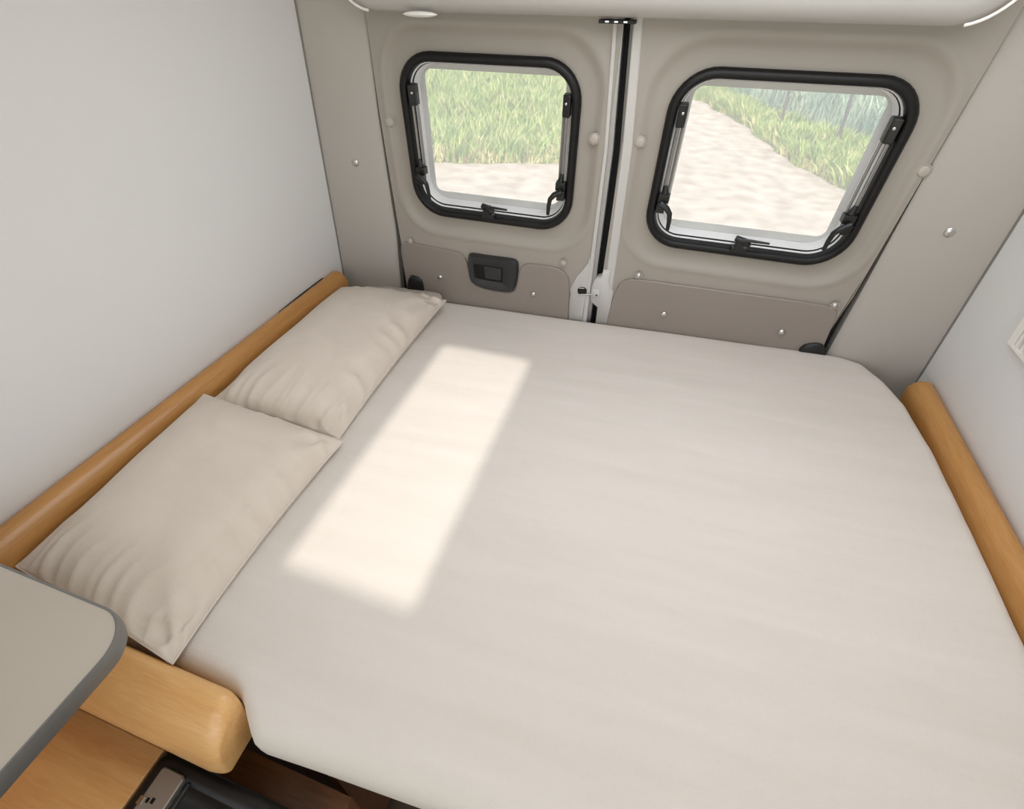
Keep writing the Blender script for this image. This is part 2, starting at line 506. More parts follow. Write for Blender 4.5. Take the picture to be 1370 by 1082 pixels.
# dark rubber in the hinge gaps
for s, nm, lb in ((-1, 'trim_3', 'black rubber door seal left of the left rear door'), (1, 'trim_4', 'black rubber door seal right of the right rear door')):
    mb = MB(); rows = []
    for z in np.linspace(0.62, 1.85, 16):
        u0, u1 = edge_u(LEAF_EDGE[s], z) - s * 0.03, edge_u(PILLAR_EDGE[s], z) + s * 0.03
        rows.append([dp(u0, z, -0.024), dp(u1, z, -0.024), dp(u1, z, -0.034), dp(u0, z, -0.034)])
    mb.rings(rows)
    tag(mb.build(nm, M['dark'], smooth=False), lb, 'door seal', kind='structure')

# ---- meeting edges in the middle
def strip(mb, pxs_left, pxs_right, n0, n1):
    L = [D(*p) for p in pxs_left]; R = [D(*p) for p in pxs_right]
    # extend above and below
    def ext(A):
        a, b = np.array(A[0]), np.array(A[1]); y, z = np.array(A[-2]), np.array(A[-1])
        return [tuple(a + (a - b) * 0.45)] + A + [tuple(z + (z - y) * 0.8)]
    L, R = ext(L), ext(R)
    mb.rings([[dp(l[0], l[1], n0), dp(l[0], l[1], n1), dp(r[0], r[1], n1), dp(r[0], r[1], n0)] for l, r in zip(L, R)])
    return mb


strip(MB(), [(822, 24), (809, 200), (789, 357)], [(828, 24), (814, 200), (794.5, 357)], -0.02, 0.016).build('bright_edge', M['paint'], dl, bevel=0.002)
strip(MB(), [(827, 24), (813, 200), (793, 357)], [(836, 24), (821, 200), (800, 357)], -0.02, 0.008).build('meeting_edge', M['alu'], dl, bevel=0.002)
strip(MB(), [(812, 24), (797, 200), (777, 357)], [(870, 24), (853, 200), (833, 357)], -0.04, -0.024).build('gap_seal', M['dark'], dl, smooth=False)
strip(MB(), [(844.5, 24), (829.5, 200), (809.5, 357)], [(850, 24), (834.5, 200), (813.5, 357)], -0.02, 0.004).build('rubber_lip', M['grey_rubber'], dr, bevel=0.001)
strip(MB(), [(849, 24), (833, 200), (812.5, 357)], [(861.5, 24), (846.5, 200), (824, 357)], -0.02, 0.015).build('bright_edge', M['paint'], dr, bevel=0.003)
# back filler behind the middle gap
zo = lambda x, y: D(740 + x * 0.09245, 330 + y * 0.09245)
P1 = [(550, 90), (520, 200), (440, 300), (365, 385), (300, 500), (255, 590), (272, 650), (250, 760), (238, 960), (232, 1060), (430, 1075), (455, 860), (490, 690), (508, 560), (525, 420), (548, 220)]
mb = MB(); door_prism(mb, [zo(*p) for p in P1], -0.01, 0.017, 0.002)
lp = mb.build('lock_plate', M['paint'], dl, angle=50)
mb = MB(); door_prism(mb, [zo(*p) for p in chaikin([(372, 540), (500, 545), (500, 655), (372, 650)], 1)], 0.010, 0.0185)
mb.build('lock_slot', M['dark'], lp)
mb = MB(); q = [zo(395, 552), zo(470, 556)]; mb.tube([dp(*q[0], 0.019), dp(*q[1], 0.019)], 0.0015, 8); mb.build('slot_edge', M['steel'], lp)
mb = MB(); q = [zo(385, 645), zo(600, 640)]; mb.tube([dp(*q[0], 0.019), dp(*q[1], 0.019)], 0.0022, 8); mb.build('lock_bar', M['steel'], lp)
P2 = [(740, 300), (715, 400), (640, 420), (600, 460), (575, 540), (553, 640), (560, 740), (600, 790), (655, 835), (645, 920), (632, 1075), (810, 1085), (838, 1000), (850, 800), (882, 640), (880, 600), (830, 530), (822, 430), (838, 300)]
mb = MB(); door_prism(mb, [zo(*p) for p in P2], -0.01, 0.018, 0.002)
sp = mb.build('striker_plate', M['paint'], dr, angle=50)
mb = MB(); door_prism(mb, [zo(*p) for p in chaikin([(575, 560), (690, 570), (685, 690), (570, 685)], 2)], 0.016, 0.0225, 0.001); mb.build('striker_block', M['paint'], sp, angle=50)
mb = MB(); mb.dome(dp(*zo(645, 650), 0.0225), DN, 0.0032, 0.001, 14); mb.build('striker_bolt', M['black'], sp)

# ---- lower panels
def pocket(par, pts, k=2):
    poly = chaikin([D(*p) for p in pts], k)
    mb = MB(); door_prism(mb, poly, 0.004, 0.0205, 0.0025)
    o = mb.build('lower_panel', M['pocket'], par, angle=30)
    return o


# left leaf: one panel with a hump on either side of the handle, as two cheeks joined below
lowpts = [(539, 330), (541, 321), (549, 320.5), (585, 328), (612, 333), (621, 337), (627, 346), (631, 362), (634, 374), (645, 381), (668, 386), (688, 388), (694, 380), (696, 362),
          (700, 352), (708, 349), (725, 351), (746, 354), (757, 360), (763, 371), (763, 385), (762, 412), (760, 440), (700, 440), (620, 425), (552, 415), (546, 370)]
poly = chaikin([D(*p) for p in lowpts], 2)
mb = MB()
rings = [[dp(u, z, 0.004) for u, z in poly], [dp(u, z, 0.0185) for u, z in poly]]
# inset by normals for the chamfer
def inset(poly, d):
    P = np.array(poly); t = np.roll(P, -1, 0) - np.roll(P, 1, 0); t /= np.linalg.norm(t, axis=1)[:, None]
    nrm = np.stack([-t[:, 1], t[:, 0]], 1)
    area = 0.5 * np.sum(P[:, 0] * np.roll(P[:, 1], -1) - np.roll(P[:, 0], -1) * P[:, 1])
    return [tuple(p) for p in P + nrm * d * (1 if area > 0 else -1)]
rings.append([dp(u, z, 0.0205) for u, z in inset(poly, 0.002)])
mb.rings(rings)
lpan = mb.build('lower_panel', M['pocket'], dl, angle=30)
rp = [(820, 398), (826, 382), (834, 371), (848, 369), (870, 371.5), (1000, 389), (1090, 401.5), (1114, 406), (1120, 414), (1114, 428), (1104, 450), (1094, 475), (1080, 500), (950, 490), (812, 460), (812, 430)]
poly = chaikin([D(*p) for p in rp], 2)
mb = MB(); mb.rings([[dp(u, z, 0.004) for u, z in poly], [dp(u, z, 0.0185) for u, z in poly], [dp(u, z, 0.0205) for u, z in inset(poly, 0.002)]])
rpan = mb.build('lower_panel', M['pocket'], dr, angle=30)
for px in [(589, 370.6), (713.5, 393.5)]: screw(px, lpan, 0.0205, M['steel'], 0.0095, 0.006, 0.001, ring=False)
for px in [(888, 420), (1045.6, 444)]: screw(px, rpan, 0.0205, M['steel'], 0.0105, 0.007, 0.001, ring=False)
for px in [(548.6, 322), (753.6, 351.7)]: screw(px, lpan, 0.020, M['cap'], 0.0075, 0.004, 0.001)
for px in [(854.3, 369), (1117, 409)]: screw(px, rpan, 0.020, M['steel'], 0.0085, 0.004, 0.001)

# dark hinge covers at the foot of each leaf
mb = MB(); door_prism(mb, chaikin([D(*p) for p in [(548, 363), (563, 365.5), (570, 373), (571, 395), (570, 425), (549, 425)]], 2), 0.010, 0.030, 0.003)
mb.build('hinge_cover', M['plastic'], dl, angle=50)
mb = MB(); door_prism(mb, chaikin([D(*p) for p in [(1066, 462), (1075, 454), (1092, 452), (1104, 456), (1104, 500), (1062, 500)]], 2), 0.010, 0.030, 0.003)
mb.build('hinge_cover', M['plastic'], dr, angle=50)

# ---- inner door handle on the left leaf
hz = lambda x, y: D(610 + x * 0.07299, 325 + y * 0.07299)
outer = chaikin([hz(*p) for p in [(268, 150), (300, 135), (640, 190), (1100, 245), (1165, 285), (1175, 420), (1130, 740), (1080, 820), (980, 820), (640, 770), (390, 700), (300, 620), (262, 320)]], 2)
inner = [hz(*p) for p in [(375, 315), (900, 395), (895, 660), (640, 625), (390, 570)]]
N = 64
def ang_sort(loop, c, n):
    R = resample(loop, 720); A = [(math.atan2(z - c[1], u - c[0]), (u, z)) for u, z in R]; A.sort()
    an = np.array([a for a, _ in A]); q = []
    for k in range(n):
        t = -math.pi + 2 * math.pi * (k + 0.5) / n
        q.append(A[int(np.argmin(np.abs(an - t)))][1])
    return q
c = np.mean(np.array(inner), axis=0)
oa, ia = ang_sort(outer, c, N), ang_sort(inner, c, N)
mid = [((a[0] * 0.88 + b[0] * 0.12), (a[1] * 0.88 + b[1] * 0.12)) for a, b in zip(oa, ia)]
mid2 = [((a[0] * 0.1 + b[0] * 0.9), (a[1] * 0.1 + b[1] * 0.9)) for a, b in zip(oa, ia)]
mb = MB(); mb.rings([[dp(u, z, 0.008) for u, z in oa], [dp(u, z, 0.021) for u, z in oa], [dp(u, z, 0.030) for u, z in mid], [dp(u, z, 0.027) for u, z in mid2],
                     [dp(u, z, 0.024) for u, z in ia], [dp(u, z, 0.009) for u, z in ia]])
hd = mb.build('door_handle', M['plastic2'], dl, angle=40)
hd['label'] = 'black recessed inner door handle'
mb = MB(); door_prism(mb, [hz(*p) for p in [(340, 290), (930, 375), (925, 690), (640, 650), (350, 590)]], 0.006, 0.0225, 0.0)
mb.build('handle_recess', M['black'], hd, smooth=False)
mb = MB(); door_prism(mb, [hz(*p) for p in [(560, 352), (872, 402), (866, 618), (585, 575)]], 0.022, 0.026, 0.001)
mb.build('pull_lever', M['plastic2'], hd, angle=20)

# ================================================================== WINDOWS
def window(s, name, label):
    x0, x1, z0, z1 = WIN[s]
    root = empty(name, dp((x0 + x1) / 2, z0, 0)); tag(root, label, 'window', kind='structure')
    # black rubber seal, rounded profile
    prof = [(0.0, 0.002), (0.001, 0.010), (-0.006, 0.019), (-0.014, 0.020), (-0.0195, 0.017), (-0.0225, 0.010), (-0.0225, -0.012)]
    mb = MB(); rs = []
    for off, n in prof:
        rs.append([dp(u, z, n) for u, z in rrect(x0 - off, x1 + off, z0 - off, z1 + off, 0.098 + off)])
    mb.rings(rs, cap0=False, cap1=False); mb.build('rubber_seal', M['black'], root, angle=60)
    # bright bead inside the seal
    mb = MB(); mb.loop_tube([dp(u, z, -0.010) for u, z in rrect(x0 + .0250, x1 - .0250, z0 + .0250, z1 - .0250, 0.07)], 0.0028, 8)
    mb.build('bright_bead', M['white_frame'], root)
    # second thin black bead
    mb = MB(); mb.loop_tube([dp(u, z, -0.016) for u, z in rrect(x0 + .0275, x1 - .0275, z0 + .0275, z1 - .0275, 0.068)], 0.0022, 8)
    mb.build('inner_bead', M['black'], root)
    # white inner frame that slopes outwards
    mb = MB(); rs = []
    for off, n in [(-0.0215, -0.012), (-0.028, -0.016), (-0.034, -0.030), (-0.036, -0.046)]:
        rs.append([dp(u, z, n) for u, z in rrect(x0 - off, x1 + off, z0 - off, z1 + off, 0.098 + off)])
    mb.rings(rs, cap0=False, cap1=False); mb.build('inner_frame', M['white_frame'], root, angle=60)
    # acrylic pane and its frosted border
    mb = MB()
    a = rrect(x0 + .012, x1 - .012, z0 + .012, z1 - .012, 0.08)
    mb.rings([[dp(u, z, -0.052) for u, z in a], [dp(u, z, -0.055) for u, z in a]])
    mb.build('pane', M['pane'], root, smooth=False)
    mb = MB(); a = rrect(x0 + .014, x1 - .014, z0 + .014, z1 - .014, 0.08); b = rrect(x0 + .052, x1 - .052, z0 + .056, z1 - .050, 0.022)
    door_ring(mb, a, b, -0.050, -0.047); mb.build('pane_border', M['frost'], root, smooth=False)
    # stays with friction arms and latches on both sides
    for t in (-1, 1):
        ue = x0 if t < 0 else x1                  # the edge this stay sits against
        inn = -t                                  # towards the pane
        zt, zb = z1 - 0.088, z0 + 0.150
        ua = ue + inn * 0.030
        mb = MB()
        for k in range(2):
            uu = ue + inn * (0.034 + 0.010 * k); nn = 0.010 - 0.010 * k
            mb.tube([dp(uu, zt - 0.01, nn), dp(uu, zb - 0.02, nn)], 0.0036, 8)
        st = mb.build('stay', M['rod'], root)
        mb = MB()
        mb.rings([[dp(ue + inn * a, z, n) for a, n in ((0.026, -0.008), (0.026, 0.018), (0.046, 0.014), (0.048, -0.010))] for z in (zt + 0.012, zt - 0.040)])
        mb.build('stay_bracket', M['plastic'], st, bevel=0.003, angle=30)
        mb = MB()
        mb.rings([[dp(ue + inn * a, z, n) for a, n in ((0.022, 0.0), (0.022, 0.022), (0.050, 0.022), (0.052, 0.0))] for z in (zb, zb - 0.022)])
        mb.rings([[dp(ue + inn * a, z, n) for a, n in ((0.022, 0.0), (0.022, 0.026), (0.044, 0.028), (0.044, 0.0))] for z in (zb - 0.022, zb - 0.048)])
        mb.tube([dp(ue + inn * 0.034, zb + 0.022, 0.012), dp(ue + inn * 0.038, zb, 0.014)], [0.005, 0.010], 10)
        lk = mb.build('latch', M['plastic'], st, bevel=0.003, angle=30)
        mb = MB()
        mb.tube([dp(ue + inn * 0.030, zb - 0.020, 0.028), dp(ue + inn * 0.050, zb - 0.030, 0.034), dp(ue + inn * 0.060, zb - 0.042, 0.036),
                 dp(ue + inn * 0.063, zb - 0.062, 0.036), dp(ue + inn * 0.064, zb - 0.088, 0.035)], [0.009, 0.008, 0.0068, 0.006, 0.005], 10)
        mb.build('latch_lever', M['plastic'], st)
        mb = MB(); mb.dome(dp(ue + inn * 0.037, zt - 0.008, 0.015), DN, 0.004, 0.002, 12); mb.build('pivot_screw', M['steel'], st)
    # catch in the middle of the lower side
    uc = (x0 + x1) / 2 - 0.004 + (0.006 if s > 0 else 0)
    mb = MB()
    mb.rings([[dp(uc + a, z, n) for a, n in ((-0.020, 0.0), (-0.020, 0.022), (0.020, 0.022), (0.020, 0.0))] for z in (z0 + 0.018, z0 + 0.030)])
    mb.rings([[dp(uc + a, z, n) for a, n in ((-0.014, 0.004), (-0.014, 0.026), (0.008, 0.028), (0.008, 0.004))] for z in (z0 + 0.030, z0 + 0.054)])
    mb.tube([dp(uc - 0.018, z0 + 0.057, 0.020), dp(uc + 0.006, z0 + 0.052, 0.024), dp(uc + 0.022, z0 + 0.042, 0.024)], [0.008, 0.010, 0.007], 10)
    ct = mb.build('catch', M['plastic'], root, bevel=0.002, angle=30)
    mb = MB(); mb.tube([dp(uc + 0.002, z0 + 0.056, 0.028), dp(uc + 0.022, z0 + 0.059, 0.031), dp(uc + 0.066, z0 + 0.058, 0.031)], [0.006, 0.0042, 0.0028], 10)
    mb.build('catch_lever', M['plastic'], ct)
    return root


window(-1, 'window_1', 'rear window with black rounded frame in the left door')
window(1, 'window_2', 'rear window with black rounded frame in the right door')

# ================================================================== HEADER ABOVE THE DOORS
def header():
    yf = -0.10; zl = 1.619; x0, x1 = -0.715, 0.665
    mb = MB(); rings = []
    # outline in (x, z): lower corners rounded; skin through rounded front edge
    def outline(d, n=14, R=0.10):
        p = []
        for k in range(n + 1):
            a = math.pi + math.pi / 2 * k / n
            p.append((x0 + d + (R - d) * (1 + math.cos(a)), zl + d + (R - d) * (1 + math.sin(a))))
        for k in range(1, 24):
            q = k / 24; p.append((x0 + R + (x1 - x0 - 2 * R) * q, zl + d))
        for k in range(n + 1):
            a = -math.pi / 2 + math.pi / 2 * k / n
            p.append((x1 - d - (R - d) * (1 - math.cos(a)), zl + d + (R - d) * (1 + math.sin(a))))
        p += [(x1 - d, 1.93), (x0 + d, 1.93)]
        return p
    rings.append([(x, 0.02, z) for x, z in outline(0)])
    rings.append([(x, yf + 0.055, z) for x, z in outline(0)])
    for a in np.linspace(0.15, 1, 8) * math.pi / 2:
        rings.append([(x, yf + 0.055 - 0.055 * math.sin(a), z) for x, z in outline(0.055 * (1 - math.cos(a)))])
    rings.append([(x, yf - 0.012, z) for x, z in outline(0.085)])
    mb.rings(rings, cap0=False)
    o = mb.build('trim_5', M['header'], angle=60)
    tag(o, 'pale grey rounded ceiling trim across the top of the rear doors', 'ceiling trim', kind='structure')
    # white edging on both rounded corners
    for s in (-1, 1):
        p = outline(0.004); q = p[3:14] if s < 0 else p[-24:-6]
        if s > 0: q = p[len(p) - 2 - 13:len(p) - 2 - 3]
        m = MB(); m.tube([(x, yf + 0.018, z - 0.002) for x, z in q], 0.0028, 8); m.build('edge_bead', M['edge_white'], o)
    m = MB(); rr = []
    for t in np.linspace(-1, 1, 11):
        w = math.sqrt(max(0.02, 1 - t * t)); rr.append([(-0.488 + 0.043 * t, yf + 0.012 + 0.016 * w * math.cos(a), 1.617 + 0.006 * w * math.sin(a)) for a in (2 * math.pi * k / 12 for k in range(12))])
    m.rings(rr); m.build('trim_clip', M['edge_white'], o)
    a, z = D(806, 23); b, _ = D(854, 23)
    m = MB(); m.box(((a + b) / 2 * 0.97, -0.035, 1.612), (b - a, 0.03, 0.007)); cp = m.build('door_catch', M['black'], o, bevel=0.001)
    for q in (0.25, 0.5, 0.75):
        m = MB(); m.box((a + (b - a) * q, -0.051, 1.612), (0.008, 0.003, 0.003)); m.build('catch_slot', M['steel'], cp, smooth=False)


header()

# ================================================================== BED
def mattress():
    outl = [(-0.885, -1.232), (-0.885, -0.6), (-0.885, 0.0), (-0.84, 0.062), (-0.60, 0.072), (-0.30, 0.072), (0.02, 0.072), (0.45, 0.073), (0.66, 0.078), (0.74, 0.070), (0.795, 0.045),
            (0.833, -0.03), (0.862, -0.13), (0.876, -0.30), (0.878, -0.60), (0.874, -0.95), (0.870, -1.20), (0.855, -1.25), (0.70, -1.262), (0.3, -1.266), (0.0, -1.270), (-0.20, -1.282), (-0.28, -1.288), (-0.297, -1.289), (-0.306, -1.286),
            (-0.337, -1.261), (-0.346, -1.252), (-0.36, -1.243), (-0.39, -1.240), (-0.45, -1.236), (-0.60, -1.234)]
    dense = []
    n = len(outl)
    for i in range(n):
        a, b = np.array(outl[i]), np.array(outl[(i + 1) % n]); L = np.linalg.norm(b - a); k = max(1, int(L / 0.03))
        dense += [tuple(a + (b - a) * j / k) for j in range(k)]
    dense = chaikin(dense, 1)
    dense = resample(dense, 420)
    P = np.array(dense); N = len(P)
    # inward normals (smoothed)
    t = np.roll(P, -2, 0) - np.roll(P, 2, 0); t /= np.linalg.norm(t, axis=1)[:, None]
    nr = np.stack([t[:, 1], -t[:, 0]], 1)
    c = np.array([0.0, -0.6])
    if np.mean(np.sum((c - P) * nr, 1)) < 0: nr = -nr
    R = 0.03
    def zt(x, y):
        w = 0.0022 * noise.noise(Vector((x * 2.2, y * 7.0, 0.3))) + 0.0012 * noise.noise(Vector((x * 3.0, y * 22.0, 1.3)))
        front = max(0.0, (-y - 1.13) / 0.15)
        return bed_z(x) + w - 0.024 * front * front
    rows = []
    rows.append([(p[0] + q[0] * 0.012, p[1] + q[1] * 0.010, 0.686) for p, q in zip(P, nr)])
    rows.append([(p[0], p[1], 0.698) for p in P])
    for a in np.linspace(0, 1, 7):
        th = a * math.pi / 2; d = R * (1 - math.cos(th)); dz = -R * (1 - math.sin(th))
        rows.append([(p[0] + q[0] * d, p[1] + q[1] * d, zt(p[0] + q[0] * d, p[1] + q[1] * d) + dz) for p, q in zip(P, nr)])
    inner = P + nr * R
    for _ in range(6): inner = 0.25 * np.roll(inner, 1, 0) + 0.5 * inner + 0.25 * np.roll(inner, -1, 0)
    for k in range(1, 46):
        s = (1 - k / 46.0)
        rows.append([(c[0] + (p[0] - c[0]) * s, c[1] + (p[1] - c[1]) * s, zt(c[0] + (p[0] - c[0]) * s, c[1] + (p[1] - c[1]) * s)) for p in inner])
    mb = MB(); mb.rings(rows, cap1=False); nb = len(mb.v)
    mb.v.append((c[0], c[1], zt(c[0], c[1]))); mb.f += [(nb - N + i, nb - N + (i + 1) % N, nb) for i in range(N)]
    o = obj('mattress', mb.v, mb.f, M['sheet'], None, True, angle=180, origin=(0, -0.6, 0.686))
    tag(o, 'wide mattress under a taut beige fitted sheet', 'mattress')


mattress()

# bed base below the mattress
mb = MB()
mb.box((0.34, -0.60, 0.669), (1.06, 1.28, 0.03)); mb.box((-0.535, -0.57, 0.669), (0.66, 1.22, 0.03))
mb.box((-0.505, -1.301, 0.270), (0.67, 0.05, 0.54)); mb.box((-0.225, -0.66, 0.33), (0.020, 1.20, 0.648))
bb = obj('bed_box', mb.v, mb.f, M['wood_shaded'], None, False, origin=(-0.3, -0.6, 0))
tag(bb, 'brown wooden bed box, shade painted in, under the mattress', 'bed base')


def bed_rail(name, label, prof, p0, axis, length, m, capr):
    """rounded wooden board: profile (a outward from wall, h above) swept along the axis, with a rounded far end"""
    mb = MB(); rings = []
    steps = [0, 0.0] + [0]
    ts = list(np.linspace(0, length - capr, 12)) + [length - capr + capr * math.sin(x) for x in np.linspace(0.25, 1.45, 7)]
    c = np.mean(np.array(prof), axis=0)
    for t in ts:
        k = 1.0
        if t > length - capr: k = 0.35 + 0.65 * math.sqrt(max(0.0, 1 - ((t - (length - capr)) / capr) ** 2))
        row = []
        for a, h in prof:
            aa = c[0] + (a - c[0]) * (0.5 + 0.5 * k); hh = h if h < c[1] else c[1] + (h - c[1]) * k
            row.append(p0(t, aa, hh))
        rings.append(row)
    mb.rings(rings)
    o = obj(name, mb.v, mb.f, m, None, True, angle=50, origin=p0(length / 2, c[0], 0.66))
    tag(o, label, 'bed rail', 'beech bed rails')
    return o


# profile: (distance from wall, height)
side_prof = [(0.0, 0.66), (0.0, 0.872), (0.006, 0.880), (0.016, 0.882), (0.030, 0.877), (0.042, 0.866), (0.050, 0.850), (0.053, 0.83), (0.053, 0.66)]
bed_rail('bed_rail', 'round-edged beech bed rail along the left wall beside the pillows', side_prof,
         lambda t, a, h: (-(wall_x(h) - 0.002 - a), -1.31 + t, h), 'y', 1.295, M['wood_y'], 0.03)
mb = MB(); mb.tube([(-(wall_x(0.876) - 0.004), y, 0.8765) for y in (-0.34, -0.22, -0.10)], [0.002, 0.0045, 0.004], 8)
mb.build('shadow_line', M['dark'], bpy.data.objects['bed_rail'])  # dark tube added as the shadow line between rail and wall
right_prof = [(0.0, 0.70), (0.0, 0.852), (0.005, 0.861), (0.014, 0.864), (0.026, 0.862), (0.040, 0.852), (0.050, 0.835), (0.053, 0.81), (0.053, 0.70)]
bed_rail('bed_rail', 'round-edged beech bed rail along the right wall', right_prof,
         lambda t, a, h: ((wall_x(h) - 0.002 - a), -1.60 + t, h), 'y', 1.57, M['wood_y'], 0.03)
# front board: leaning, bulged face, along the bed's front left
front_prof = [(0.0, 0.66), (0.0, 0.775), (0.005, 0.785), (0.014, 0.789), (0.030, 0.784), (0.055, 0.765), (0.078, 0.735), (0.090, 0.702), (0.093, 0.675), (0.090, 0.657)]
bed_rail('bed_rail', 'wide rounded beech board at the front left corner of the bed', front_prof,
         lambda t, a, h: (-0.86 + t, -1.243 - a, h), 'x', 0.512, M['wood_x'], 0.03)

# ------------------------------------------------------------------ pillows
def pillow(name, label, C, H, seed, tip=0.0):
    """C: corner points FL, FR, BR, BL of the seam line (x, y, z)"""
    FL, FR, BR, BL = [np.array(p) for p in C]
    n = 96; top = {}; v = []; f = []
    rnd = random.Random(seed); ph = [rnd.uniform(0, 6.28) for _ in range(8)]
    def seam(s, t):
        a = (1 - s) / 2; b = (1 + s) / 2; c0 = (1 - t) / 2; c1 = (1 + t) / 2
        p = FL * a * c0 + FR * b * c0 + BR * b * c1 + BL * a * c1
        # sides bow inwards between the corners
        w = 0.012; wt = 0.003
        ex = (BR + FR - FL - BL); ex = ex / np.linalg.norm(ex); ey = (BL + BR - FL - FR); ey = ey / np.linalg.norm(ey)
        p = p - ex * s * abs(s) * w * (1 - t * t) - ey * t * abs(t) * wt * (1 - s * s)
        return p
    def prof(s, t):
        return (max(0.0, 1 - abs(s) ** (3.6 if s > 0 else 2.4)) * max(0.0, 1 - abs(t) ** 3.6)) ** 0.55
    def sm(a, b, x):
        x = max(0, min(1, (x - a) / (b - a))); return x * x * (3 - 2 * x)
    def fold(s, t):
        d = 0.0
        # short creases running in from the long free edge and from the near end
        nz = noise.noise(Vector((s * 2, t * 2, seed)))
        def crease(x): return 1 - 2 * abs(math.sin(x)) ** 0.6
        e = sm(0.45, 0.90, s) * (1 - sm(0.985, 1.0, s)); g = max(0.0, 0.35 + 1.1 * noise.noise(Vector((t * 2.6, seed, 2.0))))
        d += 0.0150 * e * g * crease(15 * t + 2.2 * nz + 2.5 * s + ph[0])
        e = sm(0.40, 0.92, -t) * (1 - sm(0.975, 1.0, -t)); g = max(0.0, 0.4 + 1.1 * noise.noise(Vector((s * 2.2, seed, 8.0))))
        d += 0.0105 * e * g * crease(8.5 * s - 3.5 * t + 2.0 * nz + ph[2])
        d += 0.0030 * e * crease(17 * s - 4 * t + 2.5 * nz + ph[3])
        e = sm(0.75, 0.95, t) * (1 - sm(0.975, 1.0, t))
        d += 0.0030 * e * crease(10 * s + 2 * nz + ph[4])
        # diagonal drags out of the two free corners
        for (cs, ct) in ((1, -1), (1, 1)):
            r = math.hypot(s - cs, t - ct); a = math.atan2(t - ct, s - cs)
            d += 0.0060 * math.exp(-(r / 0.45) ** 2) * sm(0.05, 0.25, r) * math.sin(9 * a + ph[5] + ct)
        d += 0.005 * noise.noise(Vector((s * 1.5, t * 1.9, seed + 3.0)))
        return d
    for side in (1, -1):
        for j in range(n + 1):
            for i in range(n + 1):
                s = math.sin((i / n * 2 - 1) * math.pi / 2 * 0.999); t = math.sin((j / n * 2 - 1) * math.pi / 2 * 0.999)
                if i in (0, n): s = round(s)
                if j in (0, n): t = round(t)
                p = seam(s, t); k = prof(s, t)
                if side > 0: z = p[2] + H * k + fold(s, t) * min(1, 3 * k)
                else: z = max(bed_z(p[0]) + 0.004, p[2] - 0.06 * k)
                z = max(z, bed_z(p[0]) + (0.006 if side > 0 else 0.0035))
                v.append((p[0], p[1], z))
    W = n + 1
    for side in (0, 1):
        o = side * W * W
        for j in range(n):
            for i in range(n):
                q = (o + j * W + i, o + j * W + i + 1, o + (j + 1) * W + i + 1, o + (j + 1) * W + i)
                f.append(q if side == 0 else tuple(reversed(q)))
    import bmesh
    me_o = obj(name, v, f, M['pillow'], None, True, angle=180, origin=((FL[0] + BR[0]) / 2, (FL[1] + BR[1]) / 2, bed_z((FL[0] + BR[0]) / 2)))
    bm = bmesh.new(); bm.from_mesh(me_o.data); bmesh.ops.remove_doubles(bm, verts=bm.verts, dist=0.0004); bmesh.ops.recalc_face_normals(bm, faces=bm.faces); bm.to_mesh(me_o.data); bm.free()
    for p in me_o.data.polygons: p.use_smooth = True
    tag(me_o, label, 'pillow', 'two beige pillows along the left wall')
    # stitched seam along the edge
    pts = []
    for t in np.linspace(-1, 1, 40): pts.append(seam(1, t))
    for s in np.linspace(1, -1, 40)[1:]: pts.append(seam(s, 1))
    for t in np.linspace(1, -1, 40)[1:]: pts.append(seam(-1, t))
    for s in np.linspace(-1, 1, 40)[1:-1]: pts.append(seam(s, -1))
    pts = [(p[0], p[1], max(p[2], bed_z(p[0]) + 0.006)) for p in pts]
    mb = MB(); mb.loop_tube(pts, 0.0022, 6); mb.build('seam', M['pillow'], me_o)
    return me_o


pillow('pillow', 'beige pillow nearest the worktop, its corner over the wooden board',
       [(-0.876, -1.208, 0.822), (-0.487, -1.243, 0.784), (-0.488, -0.703, 0.800), (-0.868, -0.722, 0.862)], 0.068, 3)
pillow('pillow', 'beige pillow nearest the rear doors, in the back left corner',
       [(-0.868, -0.716, 0.832), (-0.512, -0.690, 0.786), (-0.505, -0.005, 0.820), (-0.868, -0.085, 0.846)], 0.076, 11)

# filler cushion in the far left corner
mb = MB(); o0 = [(-0.86, 0.004), (-0.56, 0.004), (-0.545, 0.012), (-0.545, 0.055), (-0.56, 0.066), (-0.70, 0.068), (-0.80, 0.062), (-0.86, 0.045)]
o1 = chaikin(o0, 2); cc = np.mean(np.array(o1), axis=0)
rr = [[(x, y, bed_z(x) + 0.003) for x, y in o1], [(x, y, bed_z(x) + 0.020) for x, y in o1]]
for k, dz in ((0.97, 0.026), (0.92, 0.030), (0.5, 0.033)):
    rr.append([(cc[0] + (x - cc[0]) * k, cc[1] + (y - cc[1]) * k, bed_z(x) + dz) for x, y in o1])
mb.rings(rr)
fo = obj('filler_cushion', mb.v, mb.f, M['filler'], None, True, angle=70, origin=(cc[0], cc[1], bed_z(cc[0])))
tag(fo, 'thin darker beige filler cushion behind the far pillow by the door', 'cushion')

